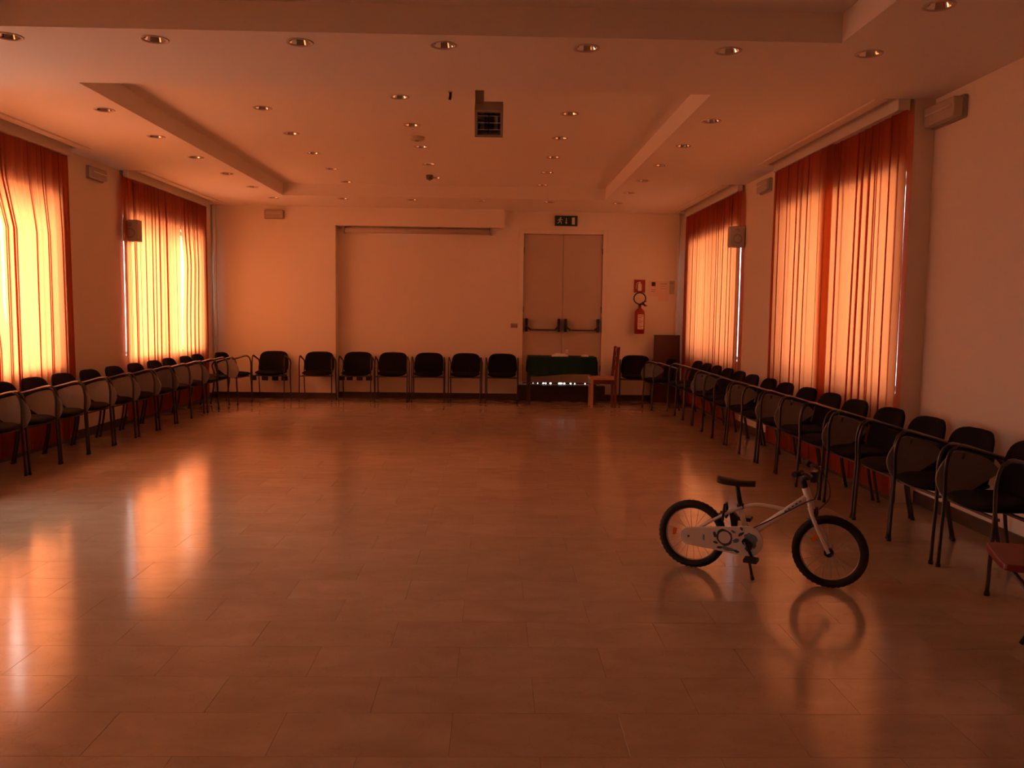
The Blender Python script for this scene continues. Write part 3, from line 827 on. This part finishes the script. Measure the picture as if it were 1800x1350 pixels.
# draped cloth: top sheet and a hanging front with folds
rc = random.Random(5)
def cloth():
    vs = []; fs = []
    nx, nv = 70, 16
    for i in range(nx + 1):
        u = i / nx; x = -.555 + 1.11 * u
        fold = .012 * math.sin(17 * u + 1.2 * math.sin(7 * u)) + .006 * math.sin(41 * u)
        drop = .31 - .035 * u + .012 * math.sin(6 * u + 1)
        path = [(.235, .783), (0.0, .784), (-.235, .784), (-.250, .778), (-.256, .76)]
        for k in range(1, 10):
            q = k / 9; path.append((-.257 - .012 * q + fold * q * 1.6, .76 - (drop - .02) * q))
        for (yy, z) in path: vs.append((x, yy, z))
    m2 = len(path)
    for i in range(nx):
        for j in range(m2 - 1): fs.append((i * m2 + j, (i + 1) * m2 + j, (i + 1) * m2 + j + 1, i * m2 + j + 1))
    mb = MB().add(vs, fs, True)
    # short hanging sides
    for sg in (-1, 1):
        vs = []; fs = []
        n = 24
        for i in range(n + 1):
            v = -.245 + .47 * i / n
            for k in range(7):
                q = k / 6; x = sg * (.555 + .018 * min(1, 3 * q) + .008 * math.sin(20 * v) * q)
                vs.append((x, v, .784 - (.30 if sg > 0 else .26) * q))
        for i in range(n):
            for k in range(6): fs.append((i * 7 + k, (i + 1) * 7 + k, (i + 1) * 7 + k + 1, i * 7 + k + 1))
        mb.add(vs, fs, True)
    return mb
o = cloth().build('tablecloth', M['green'], loc=(1.12, 14.07, 0)); tag(o, 'dark green cloth draped over the table before the door', 'tablecloth')
so = o.modifiers.new('thickness', 'SOLIDIFY'); so.thickness = .003
def crumple(name, x, y, w_, d_, h_, mt, label, cat, seed):
    r_ = random.Random(seed); n = 10; vs = []; fs = []
    for i in range(n + 1):
        for j in range(n + 1):
            u, v = i / n * 2 - 1, j / n * 2 - 1
            z = h_ * max(0, 1 - max(abs(u), abs(v)) ** 3) * (.45 + .55 * r_.random())
            vs.append((u * w_ / 2 * (1 + .06 * r_.random()), v * d_ / 2, z + .001))
    for i in range(n):
        for j in range(n): fs.append((i * (n + 1) + j, (i + 1) * (n + 1) + j, (i + 1) * (n + 1) + j + 1, i * (n + 1) + j + 1))
    o = MB().add(vs, fs, False).build(name, mt, loc=(x, y, .787)); tag(o, label, cat)
    s_ = o.modifiers.new('thickness', 'SOLIDIFY'); s_.thickness = .002
crumple('paper_heap', 1.09, 13.98, .27, .2, .055, M['paper'], 'loose heap of pale papers on the middle of the green cloth', 'papers', 1)
t = empty('paper_cup', (1.20, 13.97, .84)); 
tag(t, 'small pale paper cup standing in the heap of papers', 'cup')
MB().lathe([(.0005, 0), (.022, 0), (.030, .06), (.028, .06), (.020, .004), (.0005, .004)], 16).build('cup_wall', M['paper'], t)
MB().lathe([(.029, .058), (.033, .060), (.029, .063)], 16).build('rim', M['paper'], t)
crumple('napkin_stack', 1.50, 13.97, .12, .12, .035, M['paper'], 'small pale folded napkins near the right end of the green cloth', 'napkins', 2)

# ------------------------------------------------------------------ wooden chair, seen from the side, facing left
wc = empty('wooden_chair', (1.755, 13.62, 0), PI / 2); tag(wc, 'high-backed red brown wooden chair with pale seat beside the green table', 'chair')
MB().box(-.20, .20, -.19, .22, .445, .485).build('seat', M['seat_wood'], wc, bevel=.008)
for sx in (-1, 1):
    MB().box(sx * .18 - .018, sx * .18 + .018, .17, .206, 0, .445).build('leg', M['seat_wood'], wc, bevel=.003)
    MB().prism([(-.205, 0), (-.165, 0), (-.16, .47), (-.20, .97), (-.245, .97), (-.205, .47)], sx * .185 - .018, sx * .185 + .018, 'YZ').build('leg', M['red_wood'], wc, bevel=.003)
bk = MB()
for z_ in (.60, .74, .88): 
    yy = -.185 - .045 * (z_ - .47) / .5
    bk.box(-.17, .17, yy - .012, yy + .012, z_, z_ + .07)
bk.build('back_slats', M['red_wood'], wc, bevel=.003)
ap = MB(); ap.box(-.17, .17, .18, .20, .38, .445); ap.box(-.19, -.17, -.17, .19, .38, .445); ap.box(.17, .19, -.17, .19, .38, .445); ap.build('seat_rail', M['red_wood'], wc)

# red brown board in the right corner
M['board'] = mat('dark_red_board', (.075, .012, .010), .5, noise=(8, (.055, .009, .008), .6))
bd = empty('wooden_board', (2.93, 14.33, 0)); tag(bd, 'plain red brown wooden board standing in the right back corner', 'board')
pts = [(-.235, .0), (.235, .0), (.225, 1.13), (-.212, 1.13)]
MB().prism(pts, -.012, .012).build('panel', M['board'], bd, bevel=.003, rot=(-.07, 0, 0))
e_ = MB(); e_.box(-.215, .225, -.02, .02, 1.125, 1.15); e_.build('top_edge', M['dark_wood'], bd, rot=(-.07, 0, 0))

# ------------------------------------------------------------------ red folding seat at the lower right
rs = empty('folding_chair', (2.43, 3.55, 0), PI / 2 - .35); tag(rs, 'red folding chair cut off by the lower right photo edge', 'chair')
pts = smooth_path([(-.20, .12, 0), (-.195, .20, 0), (-.14, .235, 0), (.14, .235, 0), (.195, .20, 0), (.20, .12, 0), (.19, -.19, 0), (-.19, -.19, 0), (-.20, .12, 0)], 3)
MB().prism([(p.x, p.y) for p in pts[:-1]], .445, .475, 'XY').build('seat', M['red_seat'], rs, bevel=.008)
for sx in (-1, 1):
    MB().tube([(sx * .17, .19, .44), (sx * .17, .0, .21), (sx * .17, -.20, .01)], .011, 8).build('leg', M['dark_steel'], rs)
    MB().tube([(sx * .19, -.26, .84), (sx * .19, -.17, .46), (sx * .19, .06, .012)], .011, 8).build('leg', M['dark_steel'], rs)
MB().prism([(p[0], p[1]) for p in rrect(-.19, .19, .64, .84, .04)], -.245, -.225).build('backrest', M['red_seat'], rs, bevel=.006)
MB().tube([(-.17, -.2, .012), (.17, -.2, .012)], .009, 6).build('stretcher', M['dark_steel'], rs)

# ------------------------------------------------------------------ child's bicycle
P0, P1 = Vector((1.194, 4.947, 0)), Vector((1.872, 4.581, 0))
WB = (P1 - P0).length
ang = math.atan2(P1.y - P0.y, P1.x - P0.x)
bk = empty('childrens_bicycle', P0, ang); tag(bk, 'small white childrens bicycle with black tyres parked on the marble floor', 'bicycle')
# local: x forward, -y towards the camera (drive side), z up
WR = .2025
def wheel(cx, refl_a):
    ty = MB(); n, mm = 48, 10
    tr = .024
    prof = [(WR - tr + tr * math.cos(2 * PI * j / mm), tr * .95 * math.sin(2 * PI * j / mm)) for j in range(mm + 1)]
    ty.lathe(prof, n, c=(cx, 0, WR), axis='Y')
    # tread knobs
    for i in range(44):
        a = 2 * PI * i / 44
        for yy in (-.012, .004):
            c_, s_ = math.cos(a), math.sin(a); r0, r1 = WR - .003, WR - .0010
            da = .035
            q = []
            for rr_ in (r0, r1):
                for (aa, y_) in ((a - da, yy), (a + da, yy), (a + da, yy + .008), (a - da, yy + .008)):
                    q.append((cx + rr_ * math.cos(aa), y_, WR + rr_ * math.sin(aa)))
            ty.add(q, [(0, 1, 2, 3), (4, 5, 6, 7), (0, 1, 5, 4), (1, 2, 6, 5), (2, 3, 7, 6), (3, 0, 4, 7)])
    ty.build('tyre', M['rubber'], bk)
    rim = MB().lathe([(WR - .046, -.010), (WR - .036, -.012), (WR - .036, .012), (WR - .046, .010), (WR - .050, 0), (WR - .046, -.010)], n, c=(cx, 0, WR), axis='Y', smooth=False).build('rim', M['rim'], bk)
    for i in range(20):
        a = 2 * PI * i / 20 + .1; b_ = a + (.45 if i % 2 else -.45); yy = .020 if i % 4 < 2 else -.020
        MB().tube([(cx + .018 * math.cos(b_), yy, WR + .018 * math.sin(b_)), (cx + (WR - .047) * math.cos(a), 0, WR + (WR - .047) * math.sin(a))], .0012, 4).build('spoke', M['rim'], rim)
    rx, rz = cx + .105 * math.cos(refl_a), WR + .105 * math.sin(refl_a)
    rf = MB().prism(rrect(-.022, .022, -.010, .010, .009), -.006, .006)
    rf.build('wheel_reflector', M['orange_ref'], rim, loc=(rx, -.012, rz), rot=(0, -refl_a + PI / 2, 0))
    hb = MB(); hb.tube([(cx, -.03, WR), (cx, .03, WR)], .014, 12); hb.tube([(cx, -.055, WR), (cx, .055, WR)], .005, 8)
    hb.lathe([(.026, -.036), (.026, -.030), (.012, -.030)], 16, c=(cx, 0, WR), axis='Y')
    hb.build('hub', M['black_pl'], bk)
wheel(0, PI - .05); wheel(WB, PI * .78)
BB = (.325, 0, .215)
HT0, HT1 = (WB - .108, 0, .45), (WB - .142, 0, .545)     # bottom and top of the head tube
fr = MB()
fr.tube([HT0, HT1], .021, 12)
fr.tube([(WB - .122, 0, .500), (WB - .26, 0, .385), (BB[0] + .02, 0, BB[2] + .035)], .0195, 12)
fr.tube([(BB[0], 0, BB[2]), (.292, 0, .33), (.275, 0, .405)], .015, 10)
fr.tube(smooth_path([(WB - .235, 0, .408), (.45, 0, .418), (.36, 0, .418), (.285, .0, .395)], 5), .011, 10)
fr.tube([(BB[0], -.036, BB[2]), (BB[0], .036, BB[2])], .022, 12)
for sg in (-1, 1):
    fr.tube(smooth_path([(.29, sg * .016, .40), (.20, sg * .035, .352), (.13, sg * .048, .31), (.05, sg * .052, .25), (0, sg * .052, WR)], 4), .0085, 8)
    fr.tube(smooth_path([(BB[0] - .01, sg * .02, BB[2]), (.22, sg * .042, .208), (0, sg * .052, WR)], 4), .0085, 8)
frame = fr.build('frame', M['bike_white'], bk)
# blue lettering-like marks on the down tube are too small to read: short painted dashes
dc = MB()
d0, d1 = Vector((WB - .15, 0, .477)), Vector((WB - .245, 0, .398))
for k in range(5):
    p = d0.lerp(d1, .1 + .2 * k); q = d0.lerp(d1, .1 + .2 * k + .11)
    dc.tube([(p.x, -.0165, p.z + .004), (q.x, -.0165, q.z + .004)], .0055, 6)
dc.build('tube_decal', M['blue'], frame)
fk = MB()
for sg in (-1, 1):
    fk.tube(smooth_path([(WB - .112, sg * .020, .462), (WB - .104, sg * .040, .43), (WB - .07, sg * .046, .345), (WB - .03, sg * .047, .265), (WB, sg * .047, WR)], 4), .0125, 10, taper=.8)
fk.tube([(WB - .108, -.045, .44), (WB - .108, .045, .44)], .013, 10)
fk.build('fork', M['bike_white'], bk)
st = MB()
st.tube([(WB - .142, 0, .543), (WB - .155, 0, .585), (WB - .158, 0, .605)], .015, 10)
st.tube([(WB - .158, 0, .600), (WB - .115, 0, .612)], .018, 10)
st.build('stem', M['black_pl'], bk)
hbar = MB(); hbx = WB - .115
hpts = smooth_path([(hbx - .055, -.225, .655), (hbx - .02, -.15, .652), (hbx, -.07, .622), (hbx, 0, .612), (hbx, .07, .622), (hbx - .02, .15, .652), (hbx - .055, .225, .655)], 4)
hbar.tube(hpts, .010, 8); hb_o = hbar.build('handlebar', M['dark_steel'], bk)
for sg in (-1, 1):
    MB().tube([(hbx - .028, sg * .145, .653), (hbx - .056, sg * .232, .655)], .0155, 10).build('grip', M['rubber'], hb_o)
    MB().tube([(hbx - .01, sg * .12, .648), (hbx + .025, sg * .15, .640), (hbx + .02, sg * .21, .635)], .006, 6).build('brake_lever', M['dark_steel'], hb_o)
MB().box(hbx + .0, hbx + .035, -.045, .045, .585, .645).build('number_plate', M['black_pl'], hb_o, bevel=.008)
cb = MB()
cb.tube(smooth_path([(hbx + .015, -.12, .645), (hbx + .05, -.10, .60), (hbx + .03, -.03, .50), (WB - .13, -.024, .47), (.45, -.022, .345), (.33, -.02, .27)], 6), .003, 5)
cb.tube(smooth_path([(hbx + .015, .12, .645), (hbx + .08, .08, .58), (hbx + .10, .02, .50), (WB - .065, 0, .43)], 6), .003, 5)
cb.build('brake_cable', M['black_pl'], bk)
sp = MB(); sp.tube([(.277, 0, .40), (.262, 0, .47), (.250, 0, .535)], .013, 10)
sp.build('seat_post', M['black_pl'], bk)
MB().tube([(.279, 0, .385), (.273, 0, .415)], .021, 12).build('seat_clamp', M['black_pl'], bk)
# saddle
vs, fs = [], []
n, mm = 14, 12
for i in range(n + 1):
    u = i / n; x = .245 - .105 + .215 * u
    hw_ = .062 * (1 - u) ** .8 * min(1, (u + .03) * 7) ** .5 + .016 * min(1, (1.02 - u) * 12) ** .5 * u + .004
    zt = .562 + .012 * (1 - u) ** 2 - .004 * math.sin(PI * u)
    for j in range(mm):
        a = 2 * PI * j / mm
        vs.append((x, hw_ * math.cos(a), zt - .024 + (.018 if math.sin(a) > 0 else .026 - .008 * u) * math.sin(a)))
for i in range(n):
    for j in range(mm): fs.append((i * mm + j, i * mm + (j + 1) % mm, (i + 1) * mm + (j + 1) % mm, (i + 1) * mm + j))
fs.append(tuple(range(mm))); fs.append(tuple(n * mm + j for j in range(mm)))
MB().add(vs, fs, True).build('saddle', M['black_pl'], bk)
# chain guard
def guard_outline(g=0):
    o_ = []
    c0, r0 = (-.005, WR), .052 - g; c1, r1 = (BB[0] + .01, BB[2]), .088 - g
    for k in range(13):
        a = math.radians(95 + 170 * k / 12); o_.append((c0[0] + r0 * math.cos(a), c0[1] + r0 * math.sin(a)))
    for k in range(17):
        a = math.radians(-105 + 200 * k / 16); o_.append((c1[0] + r1 * math.cos(a), c1[1] + r1 * math.sin(a)))
    return o_
gd = MB().prism(guard_outline(), -.068, -.056).build('chain_guard', M['bike_white'], bk, bevel=.004)
def ring2(cx, cz, ro, ri, y0, y1, name, mt, n=20, wob=0, seed=0):
    r_ = random.Random(seed); w1 = [1 + wob * r_.uniform(-1, 1) for _ in range(n)]
    vs = []; fs = []
    for k in range(n):
        a = 2 * PI * k / n
        for rr_ in (ro * w1[k], ri):
            for yy in (y0, y1): vs.append((cx + rr_ * math.cos(a), yy, cz + rr_ * math.sin(a)))
    for k in range(n):
        i = k * 4; j = ((k + 1) % n) * 4
        fs += [(i, j, j + 2, i + 2), (i + 1, i + 3, j + 3, j + 1), (i, i + 1, j + 1, j), (i + 2, j + 2, j + 3, i + 3)]
    MB().add(vs, fs).build(name, mt, gd)
def blob(cx, cz, rx, rz, rot, mt, seed, y0=-.0692):
    r_ = random.Random(seed); n = 16; pts = []
    for k in range(n):
        a = 2 * PI * k / n; f_ = r_.uniform(.72, 1.12)
        x_, z_ = rx * f_ * math.cos(a), rz * f_ * math.sin(a)
        pts.append((cx + x_ * math.cos(rot) - z_ * math.sin(rot), cz + x_ * math.sin(rot) + z_ * math.cos(rot)))
    MB().prism(pts, y0, -.0678).build('guard_decal', mt, gd)
ring2(.205, .222, .048, .036, -.0692, -.0678, 'guard_decal', M['blue_dark'], wob=.10, seed=4)
for k, (a_, b_, rx, rz, ro, mt) in enumerate([(.352, .222, .040, .050, .2, 'blue'), (.345, .19, .022, .034, -.3, 'blue_dark'), (.298, .252, .020, .009, .7, 'blue_dark'),
        (.272, .212, .022, .013, .3, 'blue'), (.150, .232, .010, .022, .2, 'blue_dark'), (.155, .186, .014, .008, -.3, 'blue_dark'), (.225, .158, .040, .012, -.12, 'blue'),
        (.275, .150, .022, .009, -.2, 'blue_dark'), (.18, .160, .018, .008, .1, 'blue_dark'), (.255, .262, .016, .007, -.4, 'blue'), (.30, .285, .008, .012, .5, 'blue_dark'), (.085, .206, .005, .022, .05, 'blue')]):
    blob(a_, b_, rx, rz, ro, M[mt], k)
MB().lathe([(.0005, -.070), (.007, -.070), (.007, -.066)], 10, c=(-.005, 0, WR), axis='Y').build('guard_screw', M['dark_steel'], gd)
# crank, pedals
cr_ = MB(); cr_.tube([(BB[0], -.05, BB[2]), (BB[0], -.085, BB[2])], .018, 12)
p_lo = (BB[0] + .045, -.085, BB[2] - .088); p_hi = (BB[0] - .045, .085, BB[2] + .088)
cr_.tube([(BB[0], -.083, BB[2]), p_lo], .009, 8); cr_.build('crank', M['black_pl'], bk)
MB().tube([(BB[0], .06, BB[2]), (BB[0], .085, BB[2]), p_hi], .009, 8).build('crank', M['black_pl'], bk)
for (a, b_, c_), sg in ((p_lo, -1), (p_hi, 1)):
    MB().box(a - .038, a + .038, b_, b_ + sg * .075, c_ - .011, c_ + .011).build('pedal', M['black_pl'], bk, bevel=.004)
# kickstand
ks = MB(); ks.tube([(.275, .03, .195), (.30, .02, .175)], .012, 8); ks.tube([(.30, .02, .18), (.345, -.03, .08), (.372, -.075, .006)], .0075, 8); ks.tube([(.366, -.066, .018), (.376, -.082, .006)], .011, 8)
ks.build('kickstand', M['black_pl'], bk)
# brakes
for (a, z_) in ((.185, .375), (WB - .085, .405)):
    q = MB()
    for sg in (-1, 1): q.tube([(a, sg * .045, z_ - .065), (a + .005, sg * .040, z_), (a + .005, sg * .02, z_ + .03)], .008, 8); q.tube([(a - .03, sg * .030, z_ - .03), (a + .03, sg * .030, z_ - .028)], .009, 6)
    q.tube([(a + .005, -.04, z_ + .03), (a + .005, .04, z_ + .03)], .003, 5)
    q.build('brake', M['black_pl'], bk)
# rear mudguard-like chain stay plate is absent; short black flap behind the seat tube
MB().prism([(.235, .25), (.262, .25), (.262, .34), (.225, .375), (.215, .36)], -.018, .018).build('splash_flap', M['black_pl'], bk, bevel=.003)
